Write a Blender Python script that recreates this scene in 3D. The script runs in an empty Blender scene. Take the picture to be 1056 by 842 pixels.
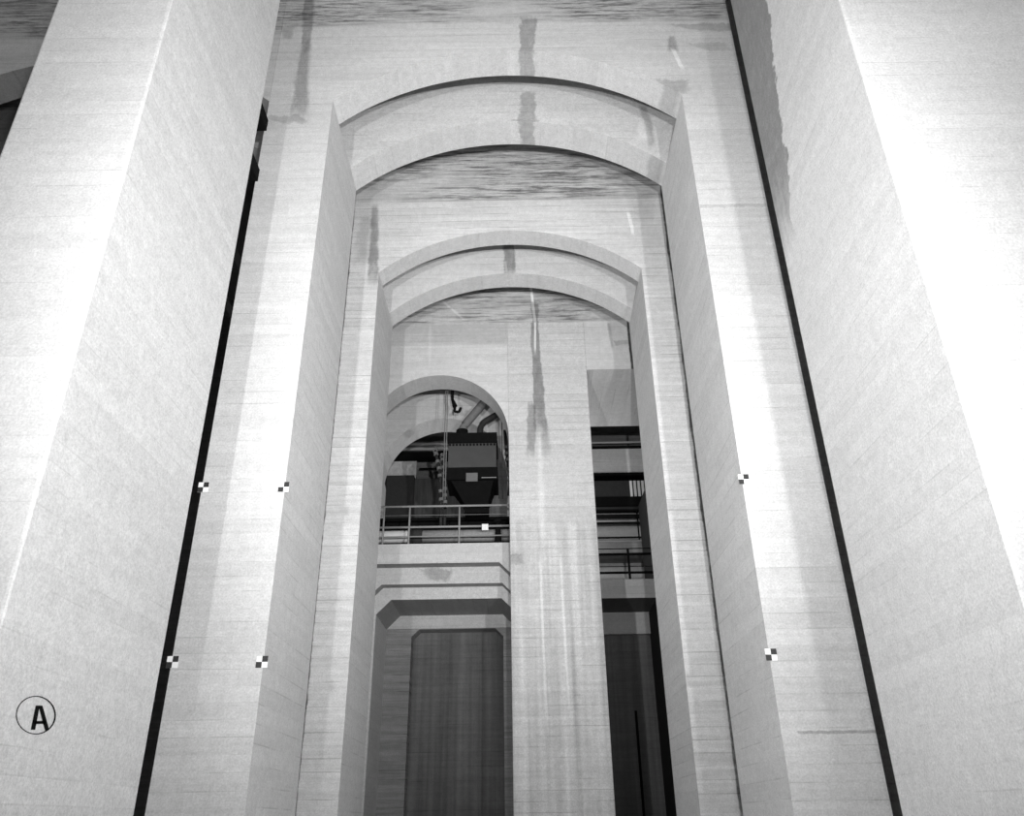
import bpy, bmesh, math, random
from mathutils import Vector, Matrix
random.seed(7)
sc = bpy.context.scene
col = sc.collection

# ------------------------------------------------------------------ camera
Xc = (0.99987694, 0.015684344, -0.000325577)
Yc = (0.00748481, -0.45871178, 0.88855359)
Zc = (-0.01378703, 0.88844668, 0.45877273)
cd = bpy.data.cameras.new('camera'); cam = bpy.data.objects.new('camera', cd); col.objects.link(cam)
cd.sensor_width = 36.0; cd.lens = 36.0 * 831.0 / 1056.0; cd.clip_end = 200
R = Matrix(((Xc[0], Xc[1], -Xc[2]), (Yc[0], Yc[1], -Yc[2]), (Zc[0], Zc[1], -Zc[2])))
cam.matrix_world = R.to_4x4()
sc.camera = cam

# ------------------------------------------------------------------ materials
class N:
    """small node-tree writer"""
    def __init__(s, name):
        s.mat = bpy.data.materials.new(name); s.mat.use_nodes = True
        s.t = s.mat.node_tree; s.t.nodes.clear()
        s.out = s.t.nodes.new('ShaderNodeOutputMaterial')
        s.b = s.t.nodes.new('ShaderNodeBsdfPrincipled')
        s.t.links.new(s.b.outputs[0], s.out.inputs[0])
    def put(s, inp, v):
        if hasattr(v, 'is_output'): s.t.links.new(v, inp)
        else: inp.default_value = v
    def m(s, op, a, b=0.0, c=None, clamp=False):
        n = s.t.nodes.new('ShaderNodeMath'); n.operation = op; n.use_clamp = clamp
        s.put(n.inputs[0], a); s.put(n.inputs[1], b)
        if c is not None: s.put(n.inputs[2], c)
        return n.outputs[0]
    def pos(s):
        g = s.t.nodes.new('ShaderNodeNewGeometry')
        x = s.t.nodes.new('ShaderNodeSeparateXYZ'); s.t.links.new(g.outputs['Position'], x.inputs[0])
        s.P = g.outputs['Position']; s.X, s.Y, s.Z = x.outputs
    def vec(s, a, b, c):
        n = s.t.nodes.new('ShaderNodeCombineXYZ')
        for i, v in enumerate((a, b, c)): s.put(n.inputs[i], v)
        return n.outputs[0]
    def scaled(s, sx, sy, sz, off=0.0):
        n = s.t.nodes.new('ShaderNodeMapping'); s.t.links.new(s.P, n.inputs[0])
        n.inputs['Scale'].default_value = (sx, sy, sz); n.inputs['Location'].default_value = (off, off * .7, off * 1.3)
        return n.outputs[0]
    def noise(s, v, scale=1.0, detail=3.0, rough=.55):
        n = s.t.nodes.new('ShaderNodeTexNoise'); s.put(n.inputs['Vector'], v)
        n.inputs['Scale'].default_value = scale; n.inputs['Detail'].default_value = detail
        n.inputs['Roughness'].default_value = rough
        return n.outputs['Fac']
    def white(s, v):
        n = s.t.nodes.new('ShaderNodeTexWhiteNoise'); n.noise_dimensions = '3D'; s.put(n.inputs['Vector'], v)
        return n.outputs['Value']
    def ramp(s, v, a, b):                      # linear 0..1 between a and b
        n = s.t.nodes.new('ShaderNodeMapRange'); n.clamp = True; n.interpolation_type = 'SMOOTHSTEP'
        s.put(n.inputs['Value'], v)
        n.inputs['From Min'].default_value = a; n.inputs['From Max'].default_value = b
        return n.outputs['Result']
    def grey(s, v, rough=.9, spec=.15):
        c = s.t.nodes.new('ShaderNodeCombineColor'); 
        for i in range(3): s.put(c.inputs[i], v)
        s.t.links.new(c.outputs[0], s.b.inputs['Base Color'])
        s.b.inputs['Roughness'].default_value = rough
        s.b.inputs['Specular IOR Level'].default_value = spec

def concrete(name, base=.6, lift=None, streak=.10, board=.26, stains_and_shade=(), soffit=False, drips=None,
             blotch=.10, seam=.22, bands=(), side=False):
    """Board-formed concrete. lift: height above which boards are heavily streaked.
    stains: (axis, a_top, a_bot, z_top, z_bot, w_top, w_bot, value factor, softness)."""
    s = N(name); s.pos()
    grain = s.noise(s.P, 30.0, 3.0, .8)
    fine = s.noise(s.P, 7.0, 3.0, .6)
    blot = s.noise(s.scaled(.35, .35, .5), 1.0, 4.0, .6)
    if soffit:
        st = s.noise(s.scaled(7, .5, 7), 1.0, 3.0)
        bi = s.m('MULTIPLY', s.X, 1 / .45)
    else:
        st = s.noise(s.scaled(.42, .42, 10.5), 1.0, 5.0, .66)
        wob = s.m('MULTIPLY', s.noise(s.scaled(.3, .3, .5, 5), 1.0, 1.0), .25)
        bi = s.m('DIVIDE', s.m('ADD', s.Z, s.m('MULTIPLY', wob, .15)), board)
    bid = s.m('FLOOR', bi)
    fr = s.m('FRACT', bi)
    if soffit: rnd = s.white(s.vec(bid, 3.0, 1.0))
    else: rnd = s.white(s.vec(bid, s.m('FLOOR', s.m('ADD', s.m('MULTIPLY', s.X, .21), s.m('MULTIPLY', bid, .37))),
                               s.m('FLOOR', s.m('ADD', s.m('MULTIPLY', s.Y, .21), s.m('MULTIPLY', bid, .37)))))
    # thin dark seams between boards, broken up by noise
    d = s.m('ABSOLUTE', s.m('SUBTRACT', fr, .5))
    seamm = s.m('MULTIPLY', s.ramp(d, .44, .5), s.ramp(s.noise(s.scaled(.7, .7, 2.2, 9), 1.0, 4.0), .44, .62))
    v = s.m('MULTIPLY_ADD', s.m('SUBTRACT', grain, .5), .95, 1.0)
    v = s.m('MULTIPLY', v, s.m('MULTIPLY_ADD', s.m('SUBTRACT', fine, .5), .34, 1.0))
    v = s.m('MULTIPLY', v, s.m('MULTIPLY_ADD', s.m('SUBTRACT', blot, .5), 2 * blotch, 1.0))
    v = s.m('MULTIPLY', v, s.m('MULTIPLY_ADD', s.m('SUBTRACT', rnd, .5), .07, 1.0))
    v = s.m('MULTIPLY', v, s.m('MULTIPLY_ADD', s.m('SUBTRACT', st, .5), 2.4 * streak, 1.0))
    v = s.m('MULTIPLY', v, s.m('SUBTRACT', 1.0, s.m('MULTIPLY', seamm, seam)))
    if lift is not None:
        zz = s.m('ADD', s.Z, s.m('MULTIPLY', s.m('SUBTRACT', s.noise(s.scaled(.6, .6, 0, 2), 1.0, 2.0), .5), .12))
        up = s.ramp(zz, lift, lift + .07)
        st2 = s.noise(s.scaled(.9, .9, 13, 31), 1.0, 7.0, .78)
        patch = s.noise(s.scaled(.35, .35, .9, 17), 1.0, 3.0)
        dark = s.m('MULTIPLY', s.ramp(st2, .42, .62), s.ramp(patch, .26, .62))
        v = s.m('MULTIPLY', v, s.m('SUBTRACT', 1.0, s.m('MULTIPLY', up, s.m('MULTIPLY_ADD', dark, .72, .07))))
        line = s.m('SUBTRACT', 1.0, s.m('ABSOLUTE', s.m('DIVIDE', s.m('SUBTRACT', zz, lift), .06)), clamp=True)
        v = s.m('MULTIPLY', v, s.m('SUBTRACT', 1.0, s.m('MULTIPLY', line, s.m('MULTIPLY', s.ramp(patch, .35, .6), .35))))
    for (z0, z1, a0, a1, f) in bands:          # a pour that dried a different grey
        wz = s.m('ADD', s.Z, s.m('MULTIPLY', s.m('SUBTRACT', fine, .5), .12))
        k = s.m('MULTIPLY', s.ramp(wz, z0, z0 + .10), s.m('SUBTRACT', 1.0, s.ramp(wz, z1 - .10, z1)))
        ax = s.Y if side else s.X
        k = s.m('MULTIPLY', k, s.m('MULTIPLY', s.ramp(ax, a0, a0 + .06), s.m('SUBTRACT', 1.0, s.ramp(ax, a1 - .06, a1))))
        k = s.m('MULTIPLY', k, s.m('MULTIPLY_ADD', s.ramp(s.noise(s.scaled(.5, .5, 2, 41), 1.0, 3.0), .3, .6), .6, .4))
        v = s.m('MULTIPLY', v, s.m('SUBTRACT', 1.0, s.m('MULTIPLY', k, 1.0 - f)))
    if drips:                                   # lime runs down the face
        zt, fade, amt = drips
        dn = s.noise(s.scaled(3.4, 3.4, .10, 3), 1.0, 3.0, .6)
        k = s.m('SUBTRACT', 1.0, s.ramp(s.Z, zt - fade, zt))
        v = s.m('MULTIPLY', v, s.m('MULTIPLY_ADD', s.m('MULTIPLY', k, s.m('SUBTRACT', dn, .52)), amt, 1.0))
    if stains_and_shade:
        w1 = s.m('SUBTRACT', s.noise(s.scaled(1.0, 1.0, 1.1, 13), 1.0, 4.0, .65), .5)
        w2 = s.m('SUBTRACT', s.noise(s.P, 4.0, 4.0, .7), .5)
        w3 = s.m('SUBTRACT', s.noise(s.scaled(6, 6, .5, 51), 1.0, 3.0, .6), .5)      # runs
        mott = s.noise(s.scaled(6, 6, 2.2, 23), 1.0, 5.0, .75)
    for (ax, at, ab, zt, zb, wt, wb, f, soft) in stains_and_shade:
        A = s.Y if ax == 'y' else s.X
        t = s.m('DIVIDE', s.m('SUBTRACT', zt, s.Z), zt - zb)
        ctr = s.m('MULTIPLY_ADD', t, ab - at, at)
        wid = s.m('MULTIPLY_ADD', t, wb - wt, wt)
        small = max(.03, min(wt, wb, .5))
        off = s.m('ADD', s.m('SUBTRACT', A, ctr), s.m('MULTIPLY', w1, small * 2.0))
        e = s.m('SUBTRACT', wid, s.m('ABSOLUTE', off))
        e = s.m('ADD', e, s.m('MULTIPLY', w2, min(small * 1.3, .22)))
        k = s.ramp(e, -soft * .6, soft * .6)
        jag = min(.9, .55 * small / (zt - zb) * 2 + .12)
        tt = s.m('ADD', t, s.m('ADD', s.m('MULTIPLY', w3, jag), s.m('MULTIPLY', w2, jag * .6)))
        k = s.m('MULTIPLY', k, s.m('MULTIPLY', s.ramp(tt, -.05, .08), s.m('SUBTRACT', 1.0, s.ramp(tt, .78, 1.05))))
        if f < 1:
            k = s.m('MULTIPLY', k, s.m('MULTIPLY_ADD', mott, .5 if wt > 1 else 1.3, .72 if wt > 1 else .3), clamp=True)
            v = s.m('MULTIPLY', v, s.m('SUBTRACT', 1.0, s.m('MULTIPLY', k, 1.0 - f)))
        else:
            k = s.m('MULTIPLY', k, s.m('MULTIPLY_ADD', mott, 1.6, .1), clamp=True)
            v = s.m('ADD', v, s.m('MULTIPLY', k, f - 1.0))
    v = s.m('MULTIPLY', v, base)
    v = s.m('MINIMUM', v, .88)
    s.grey(v)
    bp = s.t.nodes.new('ShaderNodeBump'); bp.inputs['Strength'].default_value = .25; bp.inputs['Distance'].default_value = .02
    s.put(bp.inputs['Height'], s.m('ADD', s.m('MULTIPLY', seamm, -.6), s.m('ADD', s.m('MULTIPLY', grain, .5), st)))
    s.t.links.new(bp.outputs[0], s.b.inputs['Normal'])
    return s.mat

def plain(name, v, rough=.6, metal=0.0, spread=.2, scale=6.0, vertical=False, spec=.4):
    s = N(name); s.pos()
    nz = s.noise(s.scaled(1, 1, .12 if vertical else 1), scale, 4.0, .65)
    s.grey(s.m('MULTIPLY', s.m('MULTIPLY_ADD', s.m('SUBTRACT', nz, .5), 2 * spread, 1.0), v), rough, spec)
    s.b.inputs['Metallic'].default_value = metal
    return s.mat

# ------------------------------------------------------------------ mesh helpers
class MB:
    def __init__(s): s.bm = bmesh.new()
    def quad(s, *p): return s.bm.faces.new([s.bm.verts.new(q) for q in p])
    def box(s, x0, x1, y0, y1, z0, z1):
        v = [s.bm.verts.new((x, y, z)) for x in (x0, x1) for y in (y0, y1) for z in (z0, z1)]
        for f in ((0,1,3,2),(4,6,7,5),(0,4,5,1),(2,3,7,6),(0,2,6,4),(1,5,7,3)): s.bm.faces.new([v[i] for i in f])
        return s
    def prism(s, poly, y0, y1):                 # polygon in x,z run along y
        a = [s.bm.verts.new((x, y0, z)) for x, z in poly]; b = [s.bm.verts.new((x, y1, z)) for x, z in poly]
        s.bm.faces.new(a); s.bm.faces.new(b[::-1])
        n = len(poly)
        for i in range(n): s.bm.faces.new((a[i], b[i], b[(i+1) % n], a[(i+1) % n]))
        return s
    def strip(s, low, top, y0, y1):             # wall over a lower outline: list of (x,z); flat top
        L0 = [s.bm.verts.new((x, y0, z)) for x, z in low]; L1 = [s.bm.verts.new((x, y1, z)) for x, z in low]
        T0 = [s.bm.verts.new((x, y0, top)) for x, z in low]; T1 = [s.bm.verts.new((x, y1, top)) for x, z in low]
        for i in range(len(low) - 1):
            s.bm.faces.new((L0[i], L0[i+1], T0[i+1], T0[i])); s.bm.faces.new((L1[i], T1[i], T1[i+1], L1[i+1]))
            s.bm.faces.new((L0[i], L1[i], L1[i+1], L0[i+1])); s.bm.faces.new((T0[i], T0[i+1], T1[i+1], T1[i]))
        s.bm.faces.new((L0[0], T0[0], T1[0], L1[0])); s.bm.faces.new((L0[-1], L1[-1], T1[-1], T0[-1]))
        return s
    def tube(s, pts, r, n=10, caps=True):
        pts = [Vector(p) for p in pts]; rings = []
        for i, p in enumerate(pts):
            d = (pts[min(i+1, len(pts)-1)] - pts[max(i-1, 0)]).normalized()
            up = Vector((0,0,1)) if abs(d.z) < .9 else Vector((0,1,0))
            u = d.cross(up).normalized(); w = d.cross(u).normalized()
            rr = r[i] if isinstance(r, (list, tuple)) else r
            rings.append([s.bm.verts.new(p + u * math.cos(2*math.pi*k/n) * rr + w * math.sin(2*math.pi*k/n) * rr) for k in range(n)])
        for a, b in zip(rings, rings[1:]):
            for k in range(n): s.bm.faces.new((a[k], a[(k+1) % n], b[(k+1) % n], b[k]))
        if caps: s.bm.faces.new(rings[0]); s.bm.faces.new(rings[-1][::-1])
        return s
    def frustum(s, r0, z0, r1, z1):             # rectangles (x0,x1,y0,y1)
        a = [s.bm.verts.new((r0[i], r0[j], z0)) for i, j in ((0,2),(1,2),(1,3),(0,3))]
        b = [s.bm.verts.new((r1[i], r1[j], z1)) for i, j in ((0,2),(1,2),(1,3),(0,3))]
        s.bm.faces.new(a); s.bm.faces.new(b[::-1])
        for i in range(4): s.bm.faces.new((a[i], a[(i+1)%4], b[(i+1)%4], b[i]))
        return s
    def build(s, name, mats, parent=None, bevel=0, smooth=False):
        bmesh.ops.recalc_face_normals(s.bm, faces=s.bm.faces[:])
        if not isinstance(mats, (list, tuple)): mats = [mats]
        if len(mats) > 1:                       # slot 1: soffits; slot 2: jambs (faces turned sideways)
            for f in s.bm.faces:
                if f.normal.z < -.3: f.material_index = 1
                elif len(mats) > 2 and abs(f.normal.x) > .7: f.material_index = 2
        me = bpy.data.meshes.new(name); s.bm.to_mesh(me); s.bm.free()
        for m_ in mats: me.materials.append(m_)
        if smooth:
            for p in me.polygons: p.use_smooth = True
        o = bpy.data.objects.new(name, me); col.objects.link(o)
        if parent is not None: 
            o.parent = parent; o.matrix_parent_inverse = Matrix.Translation(-Vector(parent.location))
        if bevel:
            b = o.modifiers.new('bevel', 'BEVEL'); b.width = bevel; b.segments = 2; b.limit_method = 'ANGLE'
        return o

def tag(o, label=None, cat=None, group=None, kind=None):
    if label: o['label'] = label
    if cat: o['category'] = cat
    if group: o['group'] = group
    if kind: o['kind'] = kind
    return o
def thing(name, loc, label, cat, group=None):
    o = bpy.data.objects.new(name, None); col.objects.link(o); o.location = loc; o.empty_display_size = .3
    return tag(o, label, cat, group)

def arc(cx, a, spring, crown, n=40):
    h = crown - spring; r = (a*a + h*h) / (2*h); zc = crown - r
    t0 = math.asin(min(1, a / r))
    return [(cx + r * math.sin(-t0 + 2*t0*i/n), zc + r * math.cos(-t0 + 2*t0*i/n)) for i in range(n + 1)]

GZ = -1.7            # ground
TOP = 23.98           # underside of the roof

# ------------------------------------------------------------------ concrete finishes
soff = concrete('concrete_soffit', .60, soffit=True, streak=.08, blotch=.08, seam=.10)
p1S = concrete('concrete_first_portal_soffit', .57, soffit=True, streak=.08, blotch=.08, seam=.12, stains_and_shade=(
    ('x', .52, .52, 19, 15, .17, .20, .62, .06), ('x', 3.95, 3.95, 16.6, 14.6, .10, .25, .7, .12)))
pierM = concrete('concrete_near_pier', .54, streak=.05, blotch=.05, seam=.10)  # front toned down and jambs lightened in colour to even out the lighting
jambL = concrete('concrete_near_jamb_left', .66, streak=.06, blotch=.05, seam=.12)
jambR = concrete('concrete_near_jamb_right', .66, streak=.06, blotch=.05, seam=.12, side=True, stains_and_shade=(
    ('y', 11.9, 11.9, 18.0, 9.0, 2.5, .6, .42, .05),))
p1M = concrete('concrete_first_portal', .535, lift=18.1, streak=.15, blotch=.13, stains_and_shade=(
    ('x', .58, .50, 18.3, 16.15, .20, .15, .55, .06),
    ('x', -5.13, -4.97, 19.6, 17.0, .13, .12, .52, .06), ('x', -5.05, -4.93, 17.5, 14.75, .10, .24, .52, .12),
    ('x', -5.45, -4.95, 14.95, 14.66, .5, .25, .74, .08),
    ('x', -5.55, -5.50, 18.1, 17.6, .2, .12, .7, .1),
    ('x', 4.15, 4.08, 17.5, 16.9, .07, .14, .6, .08), ('x', 4.10, 4.30, 17.05, 16.3, .06, .05, 1.45, .04),
    ('x', 4.9, 5.3, 17.95, 17.65, .75, .4, .72, .14), ('x', 4.9, 5.3, 17.25, 16.9, .5, .3, .8, .14),
    ('x', 3.98, 4.02, 15.95, 15.45, .35, .22, .7, .12),
    ('x', 5.0, 5.0, 12.03, 11.93, .8, .8, .78, .03),
    ('x', 5.0, 5.0, 1.24, 1.19, .75, .75, .6, .02)))
p1R = concrete('concrete_first_portal_rear', .60, streak=.09, stains_and_shade=(
    ('x', .62, .52, 18.15, 16.95, .17, .24, .60, .07), ('x', .45, .45, 17.1, 16.85, .3, .42, .68, .07),
    ('x', 3.72, 3.86, 17.6, 16.0, .10, .10, .62, .10), ('x', 3.6, 3.68, 16.9, 16.2, .10, .2, 1.2, .12)))
p1J = concrete('concrete_first_portal_jamb', .68, streak=.08, blotch=.08, board=.30)  # jambs lightened in colour in place of missing side light
p2M = concrete('concrete_second_portal', .58, lift=16.65, streak=.27, seam=.45, blotch=.16, stains_and_shade=(
    ('x', -4.63, -4.63, 17.5, -3.0, .035, .035, .12, .03), ('x', 4.60, 4.60, 17.5, -3.0, .04, .04, .12, .03),  # upright lines paint in the shade along the first portal's rear edges
    ('x', -4.02, -3.88, 16.6, 13.5, .10, .16, .50, .08), ('x', -4.2, -4.15, 16.1, 14.3, .18, .32, .78, .14),
    ('x', 3.52, 3.60, 16.1, 15.2, .05, .05, 1.35, .03), ('x', 3.9, 3.9, 17.4, 15.6, .45, .3, .85, .2)))
p2R = concrete('concrete_second_portal_rear', .58, streak=.10, stains_and_shade=(
    ('x', -.03, -.03, 16.9, 15.35, .16, .20, .45, .06), ('x', -.15, -.12, 15.95, 15.5, .04, .03, 1.3, .03)))
p2J = concrete('concrete_second_portal_jamb', .67, streak=.10, blotch=.09, board=.30)  # side faces paler than the front, standing in for side light
endM = concrete('concrete_end_wall', .57, lift=15.27, streak=.16, seam=.25, stains_and_shade=(
    ('x', .70, .86, 16.9, 15.0, .04, .05, 1.9, .03), ('x', .84, .86, 16.1, 14.9, .12, .12, .5, .06),
    ('x', -2.35, -1.55, 16.2, 15.35, .05, .05, 1.25, .05)))
panelM = concrete('concrete_arch_panel', .57, streak=.15, seam=.2, bands=((14.35, 15.3, -6, -.1, .80),),
                  stains_and_shade=(('x', -2.78, -2.72, 15.3, 13.5, .04, .04, 1.12, .06),))
pillarM = concrete('concrete_pillar', .54, streak=.20, blotch=.15, seam=.35, drips=(8.3, .5, 1.1), stains_and_shade=(
    ('x', .80, .90, 16.2, 10.7, .10, .22, .45, .05), ('x', .62, .56, 12.2, 10.2, .12, .13, .55, .07),
    ('x', .84, .80, 15.5, 14.0, .035, .03, 1.9, .03), ('x', 1.02, 1.05, 11.6, 10.2, .10, .16, .75, .1),
    ('x', .86, .86, 11.2, 7.5, .05, .10, 1.22, .12), ('x', .04, .1, 7.1, 6.75, .25, .25, .72, .14),
    ('x', .75, .8, 7.0, 2.0, .035, .035, 1.3, .03), ('x', 1.35, 1.42, 7.0, 2.5, .03, .03, 1.25, .03)))
linM = concrete('concrete_lintel', .55, streak=.1, stains_and_shade=(('x', 4.0, 4.0, 15.9, 12.5, .04, .04, .15, .03), ('x', 3.35, 3.4, 15.2, 14.1, .06, .03, .6, .05), ('x', 3.8, 3.8, 14.5, 14.3, .35, .3, .7, .06)))  # first entry paints the shade line beside the second portal's rear edge
linS = concrete('concrete_lintel_soffit', .60, soffit=True, streak=.12, blotch=.14)
rearM = concrete('concrete_rear_arch_wall', .50, streak=.1, stains_and_shade=(('x', -2.1, -2.1, 15.0, 13.3, .18, .14, 1.25, .10),))
stepM = concrete('concrete_step', .55, streak=.10, seam=.15, stains_and_shade=(('x', -2.5, -2.3, 7.2, 6.75, .5, .3, .62, .2),))
stepS = concrete('concrete_step_soffit_shade', .30, soffit=True, streak=.12)  # undersides darkened in colour to deepen their shade
headM = concrete('concrete_door_surround', .24, streak=.55, seam=.6, blotch=.2)
headT = concrete('concrete_door_head', .46, streak=.1)
doorM = concrete('concrete_dark_door', .125, streak=.22, blotch=.3, drips=(6.0, .2, 1.6), board=.42)
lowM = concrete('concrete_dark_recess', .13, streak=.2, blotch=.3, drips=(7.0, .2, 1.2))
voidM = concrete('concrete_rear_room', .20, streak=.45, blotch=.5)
sideM = concrete('concrete_side_bay', .48, lift=17.8, streak=.2, blotch=.2)
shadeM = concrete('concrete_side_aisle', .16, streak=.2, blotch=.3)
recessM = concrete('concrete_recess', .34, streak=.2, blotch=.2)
floorM = concrete('concrete_floor', .42, soffit=True)

steelD = plain('dark_painted_steel', .04, .75, 0, .3, spec=.12)
steelB = plain('black_steel', .007, .85, 0, .4, spec=.04)  # near-black grey with uneven tone
steelG = plain('grey_painted_steel', .28, .5, 0, .2)
steelL = plain('pale_painted_steel', .7, .5, 0, .15)
pipeM = plain('dull_grey_pipe', .16, .6, 0, .35, 9)
pipeD = plain('dark_pipe', .025, .7, 0, .4, 9, spec=.2)
bodyM = plain('hopper_sheet_steel', .065, .7, 0, .25, 2.0, spec=.15)
whiteM = plain('white_enamel', .9, .4, 0, .02)
blackM = plain('black_enamel', .03, .5, 0, .1)
annotM = plain('black_annotation', .008, .9, 0, .3, 30, spec=.05)  # flat black for the annotation ring and letter

# ------------------------------------------------------------------ near piers
def near_pier(sx, xi, xo, jm, label):
    t = thing('concrete_pier', (sx * (xi + xo) / 2, 9.95, GZ), label, 'pier')
    x0, x1 = sorted((sx * xi, sx * xo))
    o = MB().box(x0, x1, 8.0, 11.9, GZ, TOP).build('shaft', [pierM, soff, jm], t, bevel=.035)
    return t
near_pier(-1, 5.08, 6.83, jambL, 'massive pale concrete pier nearest on the left, filling the left side of the view')
near_pier(1, 5.03, 9.2, jambR, 'massive pale concrete pier nearest on the right, dark wet stain down its inner edge')

# ------------------------------------------------------------------ first portal (two shallow arches between two piers)
def portal(loc, label, xi, xl, xr, ys, spring, crown, mats, top=TOP):
    f0, f1, r0, r1 = ys
    mf, mr, mj, ms = mats
    t = thing('concrete_portal', loc, label, 'archway')
    o = MB().box(-xl, -xi, f0, r1, GZ, spring).build('pier', [mf, soff, mj], t)
    o['label'] = 'left pier of the archway'
    o = MB().box(xi, xr, f0, r1, GZ, spring).build('pier', [mf, soff, mj], t)
    o['label'] = 'right pier of the archway'
    low = [(-xl, spring)] + arc(0, xi, spring, crown) + [(xr, spring)]
    MB().strip(low, top, f0, f1).build('front_arch', [mf, ms], t)['label'] = 'nearer of the two arch ribs with wall above'
    MB().strip(low, top, r0, r1).build('rear_arch', [mr, ms], t)['label'] = 'farther of the two arch ribs'
    return t
portal((0, 13.7, GZ), 'wider concrete archway with two shallow arch ribs, just behind the near piers',
       4.17, 5.69, 5.66, (13.7, 14.45, 15.95, 16.8), 15.43, 17.06, (p1M, p1R, p1J, p1S))
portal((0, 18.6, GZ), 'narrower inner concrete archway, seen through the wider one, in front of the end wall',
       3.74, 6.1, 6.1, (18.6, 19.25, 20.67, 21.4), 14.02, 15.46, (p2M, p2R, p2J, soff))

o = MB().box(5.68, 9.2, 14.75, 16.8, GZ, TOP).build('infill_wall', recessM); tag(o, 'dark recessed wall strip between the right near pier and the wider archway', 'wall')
# neighbouring bay on the left: only a corner and a slot of it show
t = thing('side_archway', (-11.9, 13.7, GZ), 'grey concrete archway of the neighbouring bay, top left corner behind the left pier', 'archway')
low = arc(-9.85, 4.16, 15.43, 17.06) + [(-17, 15.43)][:0]
low = [(-17.5, 15.43), (-14.02, 15.43)] + arc(-9.855, 4.16, 15.43, 17.06)
MB().strip(low, TOP, 13.7, 14.45).build('front_arch', [sideM, sideM], t)
MB().strip(low, TOP, 15.95, 16.8).build('rear_arch', [sideM, sideM], t)
MB().box(-17.5, -14.02, 13.7, 16.8, GZ, 15.43).build('pier', sideM, t)

# struts in the slot between the left pier and the archway
for z0, z1, lab in ((14.45, 14.8, 'topmost dark strut'), (12.9, 13.25, 'second dark strut from the top'), (10.45, 10.75, 'third dark strut from the top'),
               (9.25, 9.5, 'lowest dark strut')):
    o = MB().box(-6.5, -5.70 + (.0 if z0 < 12 else .07), 11.9, 13.7, z0, z1).build('concrete_strut', steelB, None, bevel=.01)
    tag(o, lab + ' in the black slot behind the left pier', 'beam', 'struts in the left slot')

# ------------------------------------------------------------------ end wall
o = MB().box(-7, 7, 23.2, 24.17, 15.27, TOP).build('wall_back', endM); tag(o, kind='structure')
t = thing('arched_wall', (-3.5, 23.2, GZ), 'concrete wall with a round arched opening, left of the central pillar', 'wall')
cx, RR, zs, zt = -2.40, 2.27, 10.95, 13.24
low = [(-7, GZ), (cx - RR - .001, GZ)] + arc(cx, RR, zs, zt, 48)
MB().strip([(cx - RR - .001, zs)] + arc(cx, RR - .0005, zs, zt, 48)[1:-1] + [(-.13, zs)], 15.27, 23.2, 24.17).build('arch', [panelM, soff], t)
MB().box(-7, cx - RR - .001, 23.2, 24.17, GZ, 15.27).build('side_panel', panelM, t)
o = MB().box(-.13, 2.49, 23.19, 24.17, GZ, 15.27).build('concrete_pillar', pillarM, None, bevel=.02)
tag(o, 'central concrete pillar with a dark water stain and pale lime runs', 'pillar')
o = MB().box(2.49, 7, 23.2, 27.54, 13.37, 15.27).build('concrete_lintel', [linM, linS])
tag(o, 'deep concrete lintel slab over the narrow opening right of the central pillar', 'lintel')

# rear arch wall in the left bay
t = thing('rear_arch_wall', (-3.5, 26.4, GZ), 'second round-arched concrete wall, seen through the arched opening behind the dark hopper', 'wall')
MB().strip([(-7, 10.95), (cx - RR, 10.95)] + arc(cx - .08, RR - .02, 10.95, 13.24, 48)[1:-1] + [(.4, 10.95)], TOP, 26.4, 27.54).build('arch', [rearM, soff], t)
MB().box(-7, cx - RR, 26.4, 27.54, 7.85, 10.95).build('left_jamb', rearM, t)
MB().box(cx - .08 + RR - .02, .4, 26.4, 27.54, 7.85, 10.95).build('right_jamb', rearM, t)

# ------------------------------------------------------------------ stepped doorway under the walkway (left bay)
def step_poly(xl, cl, cr, xr, zb, ztop, ch):
    # lower outline of a beam with chamfered ends: from xl to xr
    return [(-7, GZ), (xl - .001, GZ), (xl, zb - ch), (xl + cl, zb), (xr - cr, zb), (xr, zb - ch), (xr + .001, GZ), (.6, GZ)]
t = thing('stepped_doorway', (-2.2, 24.4, GZ), 'stepped concrete doorway with chamfered corners below the left railing', 'doorway')
YL = 24.4
for (yy0, yy1, xl, xr, zb, zt_, ch) in ((YL, YL + .45, -4.9, .02, 7.22, 7.85, .5), (YL + .45, YL + .85, -4.63, .06, 6.69, 7.85, .46),
                                  (YL + .85, YL + 3.1, -4.35, .02, 6.31, 7.84, .45)):
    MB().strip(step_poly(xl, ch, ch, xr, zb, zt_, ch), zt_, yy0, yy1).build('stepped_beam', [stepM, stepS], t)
yh = YL + 3.1
o = MB().strip([(-7, GZ), (-3.52, GZ), (-3.50, 5.62), (-3.25, 5.86), (-.68, 5.86), (-.42, 5.60), (-.42, GZ), (.6, GZ)], 7.84, yh, yh + .6).build('door_surround', [headM, headM], t)
o = MB().box(-4.6, -.05, yh - .04, yh, 5.875, 6.31).build('door_head', headT, t)
MB().box(-4.4, .2, yh + .6, yh + .75, GZ, 6.2).build('door_leaf', doorM, t)
# floor of the walkway behind
o = MB().box(-7, .6, yh, 34, 7.45, 7.85).build('walkway_slab', stepM); tag(o, 'concrete walkway floor slab behind the left railing', 'floor slab')
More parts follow.
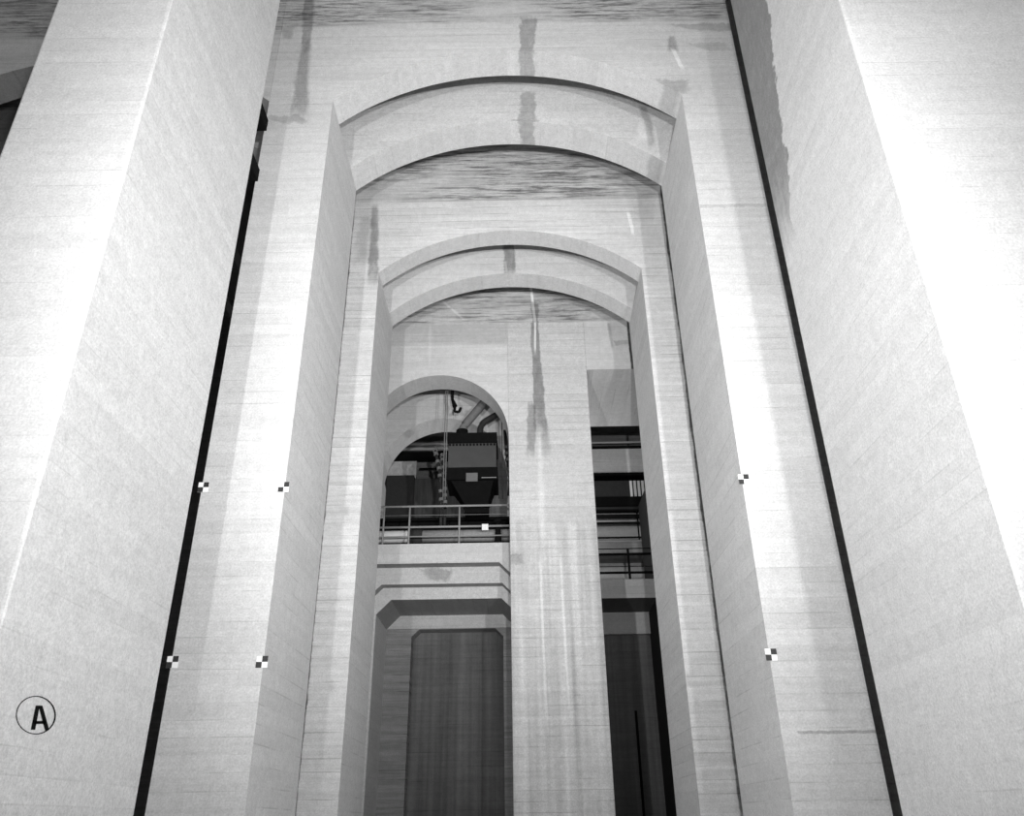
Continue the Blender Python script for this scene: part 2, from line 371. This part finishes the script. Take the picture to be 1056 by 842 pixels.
# right bay
t = thing('walkway_ledge', (4.6, 28.7, GZ), 'plain grey concrete ledge beam below the right railing', 'ledge')
MB().box(2.2, 5.08, 28.7, 31.15, 7.11, 7.79).build('ledge_beam', [concrete('concrete_ledge', .42, streak=.05), concrete('concrete_ledge_soffit_shade', .12, soffit=True)], t)  # underside far darker than the face, its shade put into the colour
MB().box(2.2, 5.08, 30.9, 31.15, 6.30, 7.11).build('lower_beam', concrete('concrete_lower_beam', .4, streak=.08), t)
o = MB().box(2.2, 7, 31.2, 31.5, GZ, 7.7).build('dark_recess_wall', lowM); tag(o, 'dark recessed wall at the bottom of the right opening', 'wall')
o = MB().box(4.28, 4.36, 31.12, 31.2, GZ, 3.6).build('vertical_joint_strip', steelB); tag(o, 'thin dark upright strip on the recessed wall right of the pillar', 'strip')

o = MB().box(5.1, 5.4, 28.7, 31.2, GZ, 11.5).build('shade_wall', concrete('painted_shade_black', .03)); tag(o, 'black slab added as shade along the right edge of the right opening', 'wall')  # slab added for the shaded strip, its shade painted near-black
# ------------------------------------------------------------------ railings
def railing(name_label, x0, x1, y, z0, h, posts, rails, m, r=.028, rp=.03, toe=None, midm=None):
    t = thing('guard_railing', ((x0 + x1) / 2, y, z0), name_label, 'railing')
    for z, rr in rails: MB().tube([(x0, y, z0 + z), (x1, y, z0 + z)], rr).build('rail', m, t, smooth=True)
    for x in posts: MB().tube([(x, y, z0), (x, y, z0 + h)], rp).build('post', midm or m, t, smooth=True)
    if toe: MB().box(x0, x1, y - .01, y + .01, z0 + toe[0], z0 + toe[1]).build('toe_board', steelB, t)
    return t
railing('pale pipe railing along the walkway under the hopper, in the round arched opening', -4.6, -.02, 24.5, 7.85, 1.28, (-4.16, -3.34, -1.745, -.12),
        ((1.28, .035), (.585, .035), (.27, .022), (.98, .006)), steelG, toe=None)
t = railing('dark pipe railing standing on the right concrete ledge', 2.4, 5.1, 28.8, 7.79, 1.17, (4.17,), ((.96, .045), (.27, .045), (1.17, .018), (.5, .014)), steelB, rp=.045)
t = railing('thin dark railing of the upper rear gallery in the right opening', 2.4, 7.0, 31.6, 10.2, 1.27, (5.08,), ((1.27, .03), (1.0, .09), (.72, .05), (.1, .04)), steelB, rp=.03)
o = MB().box(2.2, 7.4, 31.8, 34, 9.7, 10.2).build('rear_gallery_slab', voidM); tag(o, 'concrete slab of the upper rear gallery in the right opening', 'floor slab')

# ------------------------------------------------------------------ hopper
t = thing('steel_hopper', (-1.34, 25.3, 7.85), 'dark steel hopper with tapered bottom hanging in the round arched opening', 'hopper')
hx0, hx1, hy0, hy1 = -2.18, -.56, 24.75, 26.2
MB().box(hx0, hx1, hy0, hy1, 10.56, 11.47).build('hopper_body', bodyM, t, bevel=.02)
rim = MB().box(hx0 - .03, hx1 + .03, hy0 - .05, hy1, 11.47, 11.84).build('top_rim', steelB, t, bevel=.01)
for k in range(14):
    x = hx0 + .06 + k * (hx1 - hx0 - .12) / 13
    MB().box(x - .035, x + .03, hy0 - .04, hy0, 11.37, 11.43).build('rim_bolt', steelB, rim)
MB().box(hx0 - .04, hx1 + .04, hy0 - .06, hy1, 10.12, 10.56).build('shade_skirt', steelB, t, bevel=.01)  # near-black band paints in the hopper's shaded underside
MB().frustum((hx0 + .12, hx1 - .1, hy0 + .05, hy1 - .05), 10.12, (-1.65, -.85, 25.1, 25.8), 9.45).build('tapered_bottom', steelB, t)
MB().box(-1.63, -.83, 25.08, 25.82, 9.1, 9.45).build('outlet', steelB, t)
o = MB().box(-1.56, -1.18, hy0 - .09, hy0 - .06, 10.04, 10.34).build('name_plate', plain('plate_grey', .13), t); o['label'] = 'small grey plate'
MB().tube([(-1.05, hy0 - .1, 10.16), (-.56, hy0 - .1, 10.16)], .014).build('bar', steelG, t)
t = thing('support_frame', (-1.3, 24.61, 9.4), 'four slender upright rods on both sides of the hopper', 'frame')
for x, m in ((-2.30, pipeM), (-2.23, pipeM), (-.48, steelD), (-.36, steelD)):
    MB().tube([(x, hy0 - .14, 9.4), (x, hy0 - .14, 16.0)], .017).build('upright', m, t, smooth=True)
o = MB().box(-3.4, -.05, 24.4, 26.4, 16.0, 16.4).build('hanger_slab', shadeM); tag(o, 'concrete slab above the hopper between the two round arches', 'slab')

def bend(pts, n=6):
    """rounded polyline"""
    P = [Vector(p) for p in pts]; out = [P[0]]
    for a, b, c in zip(P, P[1:], P[2:]):
        k = .4 * min((b - a).length, (c - b).length)
        s0 = b + (a - b).normalized() * k; s1 = b + (c - b).normalized() * k
        for i in range(n + 1):
            u = i / n; out.append(s0 * (1-u)**2 + b * 2*u*(1-u) + s1 * u*u)
    return out + [P[-1]]
def pipe(name, pts, r, m, label, cat='pipe', flanges=(), group=None):
    t = thing(name, pts[0], label, cat, group)
    run = MB().tube(bend(pts), r, 14).build('pipe_run', m, t, smooth=True)
    for a, b, rr in flanges: MB().tube([a, b], rr, 14).build('flange', steelB, run)
    return t
pipe('discharge_pipe', [(-1.78, 25.6, 11.85), (-1.78, 25.6, 12.45), (-1.02, 25.6, 13.45), (-.55, 25.6, 14.1)], .15, pipeM,
     'thicker grey pipe rising from the hopper top towards the upper right', flanges=(((-1.78, 25.6, 11.86), (-1.78, 25.6, 12.35), .21),))
pipe('vent_pipe', [(-1.14, 25.5, 11.85), (-1.14, 25.5, 12.55), (-.5, 25.5, 12.95), (.1, 25.5, 13.2)], .11, pipeD,
     'thinner dark elbow pipe on the right half of the hopper top', flanges=(((-1.14, 25.5, 11.86), (-1.14, 25.5, 12.1), .15),))
t = thing('chain_hook', (-2.06, 25.0, 12.86), 'dark chain and hook hanging from the crown of the round arch', 'hook')
MB().tube([(-2.1, 25.0, 16.0), (-2.1, 25.0, 13.3), (-2.0, 25.0, 13.0)], [.05, .05, .09], 8).build('chain', steelB, t)
MB().tube(bend([(-2.0, 25.0, 13.05), (-2.02, 25.0, 12.8), (-1.85, 25.0, 12.78), (-1.8, 25.0, 12.95)]), .05, 8).build('hook', steelB, t)

# hoses left of the hopper
def hose(pts, r, lab):
    t = thing('flexible_hose', pts[0], lab, 'hose', 'hoses beside the hopper')
    P = bend(pts, 8)
    run = MB().tube(P, r, 10).build('hose_run', pipeD, t, smooth=True)
    for k in range(1, len(P) - 1, 3):
        d = (P[k+1] - P[k]).normalized()
        MB().tube([P[k] - d * .05, P[k] + d * .05], r * 1.5, 10).build('coupling', pipeM, run)
hose([(-2.85, 27.4, 12.3), (-2.72, 25.6, 11.65), (-2.50, 25.4, 10.75), (-2.42, 25.4, 9.6), (-2.42, 25.4, 8.62)], .055, 'left one of two dark hoses with couplings, left of the hopper')
hose([(-2.55, 27.4, 12.3), (-2.47, 25.6, 11.4), (-2.36, 25.5, 10.6), (-2.30, 25.5, 9.8), (-2.30, 25.45, 8.62)], .05, 'right one of two dark hoses with couplings, nearest the hopper')
hose([(-.28, 26.15, 12.6), (-.22, 26.15, 11.6), (-.1, 26.15, 10.8), (-.16, 26.15, 10.1)], .055, 'dark hose with couplings hanging right of the hopper')
# deck pipe behind railing
t = thing('deck_pipe', (-2.2, 25.4, 7.85), 'fat horizontal pipe lying behind the left railing, pale at its left end', 'pipe')
MB().tube([(-4.7, 25.4, 8.42), (-3.42, 25.4, 8.42)], .20, 20).build('pipe_run', steelL, t, smooth=True)['label'] = 'pale painted left end'
MB().tube([(-3.36, 25.4, 8.42), (.3, 25.4, 8.42)], .20, 20).build('pipe_run', plain('mottled_pipe', .28, .6, 0, .5, 14), t, smooth=True)
MB().tube([(-3.42, 25.4, 8.42), (-3.0, 25.4, 8.42)], .25, 20).build('flange', steelD, t, smooth=True)
MB().box(-3.6, .3, 25.1, 25.7, 7.85, 8.12).build('cradle', steelB, t)
t = thing('drain_valve', (-.52, 24.85, 7.85), 'small black valve and standpipe behind the railing, right of the white target', 'valve')
MB().tube([(-.52, 24.85, 7.85), (-.52, 24.85, 8.75)], [.12, .07], 12).build('standpipe', steelB, t)
MB().tube([(-.75, 24.85, 7.95), (-.2, 24.85, 7.95)], .09, 12).build('branch', steelB, t)
MB().tube([(-.52, 24.85, 8.65), (-.52, 24.85, 8.75)], .14, 12).build('handwheel', steelB, t)
o = MB().box(-4.6, .25, 26.3, 26.38, 7.86, 9.3).box(-4.6, .25, 26.1, 26.38, 9.22, 9.32).build('dark_backdrop', steelB); tag(o, 'added low black screen behind the fat horizontal pipe on the walkway', 'backdrop')  # black sheet added so the gap behind the pipe reads dark
# white target on the railing
t = thing('square_target', (-.93, 24.4, 8.37), 'small bright white square plate fixed on the left railing', 'target')
pt = MB().box(-1.02, -.82, 24.43, 24.455, 8.28, 8.48).build('plate', whiteM, t)
MB().box(-1.02, -.82, 24.425, 24.43, 8.375, 8.385).build('cross_line', steelL, pt); MB().box(-.925, -.915, 24.425, 24.43, 8.28, 8.48).build('cross_line', steelL, pt)

# ------------------------------------------------------------------ rear room
def bar(name, x0, x1, y, z, r, m, label, cat='pipe', group='pipes on the rear wall'):
    o = MB().tube([(x0, y, z), (x1, y, z)], r, 12).build(name, m, None, smooth=True); tag(o, label, cat, group); return o
Yf = 33.6
bar('wall_pipe', -6.8, -.2, Yf, 15.55, .08, steelG, 'topmost thin pipe on the rear wall behind the left arches')
bar('wall_pipe', -6.8, -.2, Yf, 15.30, .07, steelL, 'brightest thin pipe on the rear wall behind the left arches, second from the top')
bar('wall_pipe', -6.8, -.2, Yf, 15.0, .05, steelG, 'lowest thin pipe on the rear wall behind the left arches')
o = MB().box(-7, -2.8, 33.0, 33.6, 14.66, 14.92).build('steel_beam', steelB, None, bevel=.01); tag(o, 'black horizontal beam under the pipes on the rear wall', 'beam')
t = thing('wall_panel', (-5.3, 33.4, 13.8), 'pale rectangular panel on the rear wall above a dark cabinet', 'panel')
MB().box(-7, -4.35, 33.4, 33.6, 13.78, 14.62).build('sheet', plain('pale_sheet', .55, .7, 0, .55, 5), t)
t = thing('control_cabinet', (-5.4, 32.9, 7.85), 'dark control cabinet seen above the railing at the left of the arched opening', 'cabinet')
MB().box(-7, -4.35, 32.8, 33.6, 7.85, 13.70).build('body', steelD, t, bevel=.03)
MB().box(-4.36, -2.2, 33.0, 33.6, 7.85, 13.6).build('side_body', plain('rusty_sheet', .07, .8, 0, .95, 7, vertical=True), t, bevel=.03)
bar('conduit', -4.2, -2.9, 33.2, 14.15, .05, steelB, 'short black conduit right of the pale panel')
# right opening, far things
bar('wall_pipe', 2.2, 8, 33.2, 15.3, .05, steelL, 'thin pale pipe across the right opening, the upper one', group='pale pipes in the right opening')
bar('wall_pipe', 2.2, 6.2, 33.0, 14.98, .06, steelL, 'thin pale pipe across the right opening, the lower one', group='pale pipes in the right opening')
t = thing('crane_girder', (5, 32.4, 13.4), 'wide grey horizontal girder across the right opening', 'girder')
MB().box(2.2, 8.4, 32.4, 33.0, 13.45, 14.62).build('web', concrete('girder_web', .6, streak=.25), t)
MB().box(2.2, 8.4, 32.3, 33.0, 14.62, 14.72).build('top_flange', steelB, t); MB().box(2.2, 8.4, 32.3, 33.0, 13.33, 13.45).build('bottom_flange', steelB, t)
t = thing('switch_cabinet', (4.3, 32.0, 11.9), 'dark cabinet with a pale louvred end in the right opening', 'cabinet')
MB().box(2.2, 4.86, 31.9, 32.6, 12.15, 12.92).build('body', steelD, t, bevel=.02)
ep = MB().box(4.86, 5.75, 31.95, 32.6, 12.15, 12.92).build('end_panel', steelD, t)
for k in range(5):
    x = 4.93 + k * .165
    MB().box(x, x + .10, 31.9, 31.96, 12.17, 12.90).build('louvre', steelL, ep)
MB().box(2.2, 6.4, 31.8, 32.7, 11.75, 12.15).build('plinth', steelB, t)
o = MB().box(2.2, 8.4, 33.1, 33.5, 12.95, 13.33).build('cable_tray', steelG); tag(o, 'grey cable tray above the dark cabinet in the right opening', 'tray')
for i, (z, r, y) in enumerate(((11.62, .07, 31.75), (11.05, .05, 31.75))):
    bar('gallery_pipe', 2.2, 6.9, y, z, r, steelG if i else pipeD, ('dark upper' if not i else 'grey lower') + ' pipe along the rear gallery in the right opening', group='pipes along the rear gallery')
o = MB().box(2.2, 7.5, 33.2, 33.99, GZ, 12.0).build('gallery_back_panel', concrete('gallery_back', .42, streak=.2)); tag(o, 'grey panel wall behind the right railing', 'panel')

# ------------------------------------------------------------------ survey targets
def target(loc, nrm, label):
    """2x2 checkerboard plate on a wall face looking along -y; black quarters upper right and lower left"""
    t = thing('survey_target', loc, label, 'target', 'checkered survey targets')
    x, y, z = loc; h = .095
    o = MB().box(x - h, x + h, y - .012, y, z - h, z + h).build('plate', whiteM, t)
    for sx, sz in ((1, 1), (-1, -1)):
        a, b = sorted((x, x + sx * h)); c, d = sorted((z, z + sz * h))
        MB().box(a, b, y - .016, y - .012, c, d).build('black_quarter', blackM, o)
    return t
YT = 13.7
for x, z, lab in ((-5.66, 5.54, 'upper checkered target at the left edge of the left pier, beside the black slot'),
                  (-4.19, 5.52, 'upper checkered target at the inner corner of the left pier'),
                  (-5.67, 2.45, 'lower checkered target at the left edge of the left pier, beside the black slot'),
                  (-4.19, 2.43, 'lower checkered target at the inner corner of the left pier'),
                  (4.20, 5.53, 'upper one of the two checkered targets on the right pier'),
                  (4.20, 2.42, 'lower one of the two checkered targets on the right pier')):
    target((x, YT, z), None, lab)

# ------------------------------------------------------------------ circled letter, an annotation mark laid over the near left pier
t = thing('annotation_mark', (-5.08, 9.02, 1.09), 'black letter A in a thin ring, annotation mark added low on the near left pier', 'annotation')
def wallpt(a, b, k=0): return (-5.076 + k, 9.02 + .0183 * a + .0044 * b, 1.091 + .00205 * a - .0091 * b)  # image-pixel offsets, stretched along the wall to look round from the camera
mb = MB(); n = 64
for k in range(n):
    c0, s0, c1, s1 = (math.cos(2*math.pi*k/n), math.sin(2*math.pi*k/n), math.cos(2*math.pi*(k+1)/n), math.sin(2*math.pi*(k+1)/n))
    w0, w1 = (1.0 + .7 * max(0, q) for q in (c0, c1))
    mb.quad(wallpt(20.6*c0, 20*s0), wallpt(20.6*c1, 20*s1), wallpt((20.6-w1)*c1, (20-w1)*s1), wallpt((20.6-w0)*c0, (20-w0)*s0))
mb.build('ring', annotM, t)
mb = MB()
for poly in (((-6.1, 15), (-1.6, 15.2), (3.2, -10), (-1.0, -10)), ((1.6, -10), (6.0, -10), (13.3, 15.8), (8.8, 16.2)), ((-2.5, 6), (9, 6), (9.6, 9.2), (-3.2, 9.2))):
    mb.quad(*[wallpt(*p) for p in poly])
mb.build('letter', annotM, t)

# ------------------------------------------------------------------ the shell
def struct(name, mb, m): return tag(mb.build(name, m), kind='structure')
struct('floor', MB().box(-24, 14, -30, 36, GZ - .4, GZ), floorM)
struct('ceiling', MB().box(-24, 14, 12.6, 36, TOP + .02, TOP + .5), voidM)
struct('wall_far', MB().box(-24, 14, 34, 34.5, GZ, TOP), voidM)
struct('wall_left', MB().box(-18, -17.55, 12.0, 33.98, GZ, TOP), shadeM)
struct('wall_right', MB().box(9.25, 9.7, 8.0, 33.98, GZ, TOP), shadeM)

# ------------------------------------------------------------------ light: floodlights by the camera, added narrow and rear fills, overcast daylight in front
def spot(name, loc, aim, size, blend, power, radius):
    l = bpy.data.lights.new(name, 'SPOT'); l.energy = power; l.spot_size = math.radians(size); l.spot_blend = blend
    l.shadow_soft_size = radius; l.use_shadow = True
    o = bpy.data.objects.new(name, l); col.objects.link(o); o.location = loc
    o.rotation_euler = (Vector(aim) - Vector(loc)).to_track_quat('-Z', 'Y').to_euler()
    return o
spot('centre_floodlight', (1.0, -1.0, 1.6), (0, 14, 11), 104, 1.0, 2600, .12)
spot('narrow_fill', (1.0, -1.0, 1.6), (-.5, 23, 14), 60, 1.0, 8000, .12)  # extra unseen beam added to lift the far walls against falloff
spot('left_floodlight', (-4.3, -2.0, 1.3), (5.2, 15, 10), 84, 1.0, 10500, .12)
spot('right_floodlight', (5.2, -2.0, 1.3), (-5.2, 15, 10), 84, 1.0, 10500, .12)
pl = bpy.data.lights.new('rear_room_fill', 'POINT'); pl.energy = 260; pl.shadow_soft_size = .3  # unseen fill added to brighten the rear room
po = bpy.data.objects.new('rear_room_fill', pl); col.objects.link(po); po.location = (1.3, 29.0, 10.2)

w = bpy.data.worlds.new('world'); sc.world = w; w.use_nodes = True
bg = w.node_tree.nodes['Background']; bg.inputs[0].default_value = (1, 1, 1, 1); bg.inputs[1].default_value = .42

sc.view_settings.view_transform = 'Standard'; sc.view_settings.look = 'None'
sc.view_settings.gamma = 1.0; sc.view_settings.use_curve_mapping = False; sc.view_settings.exposure = -0.05
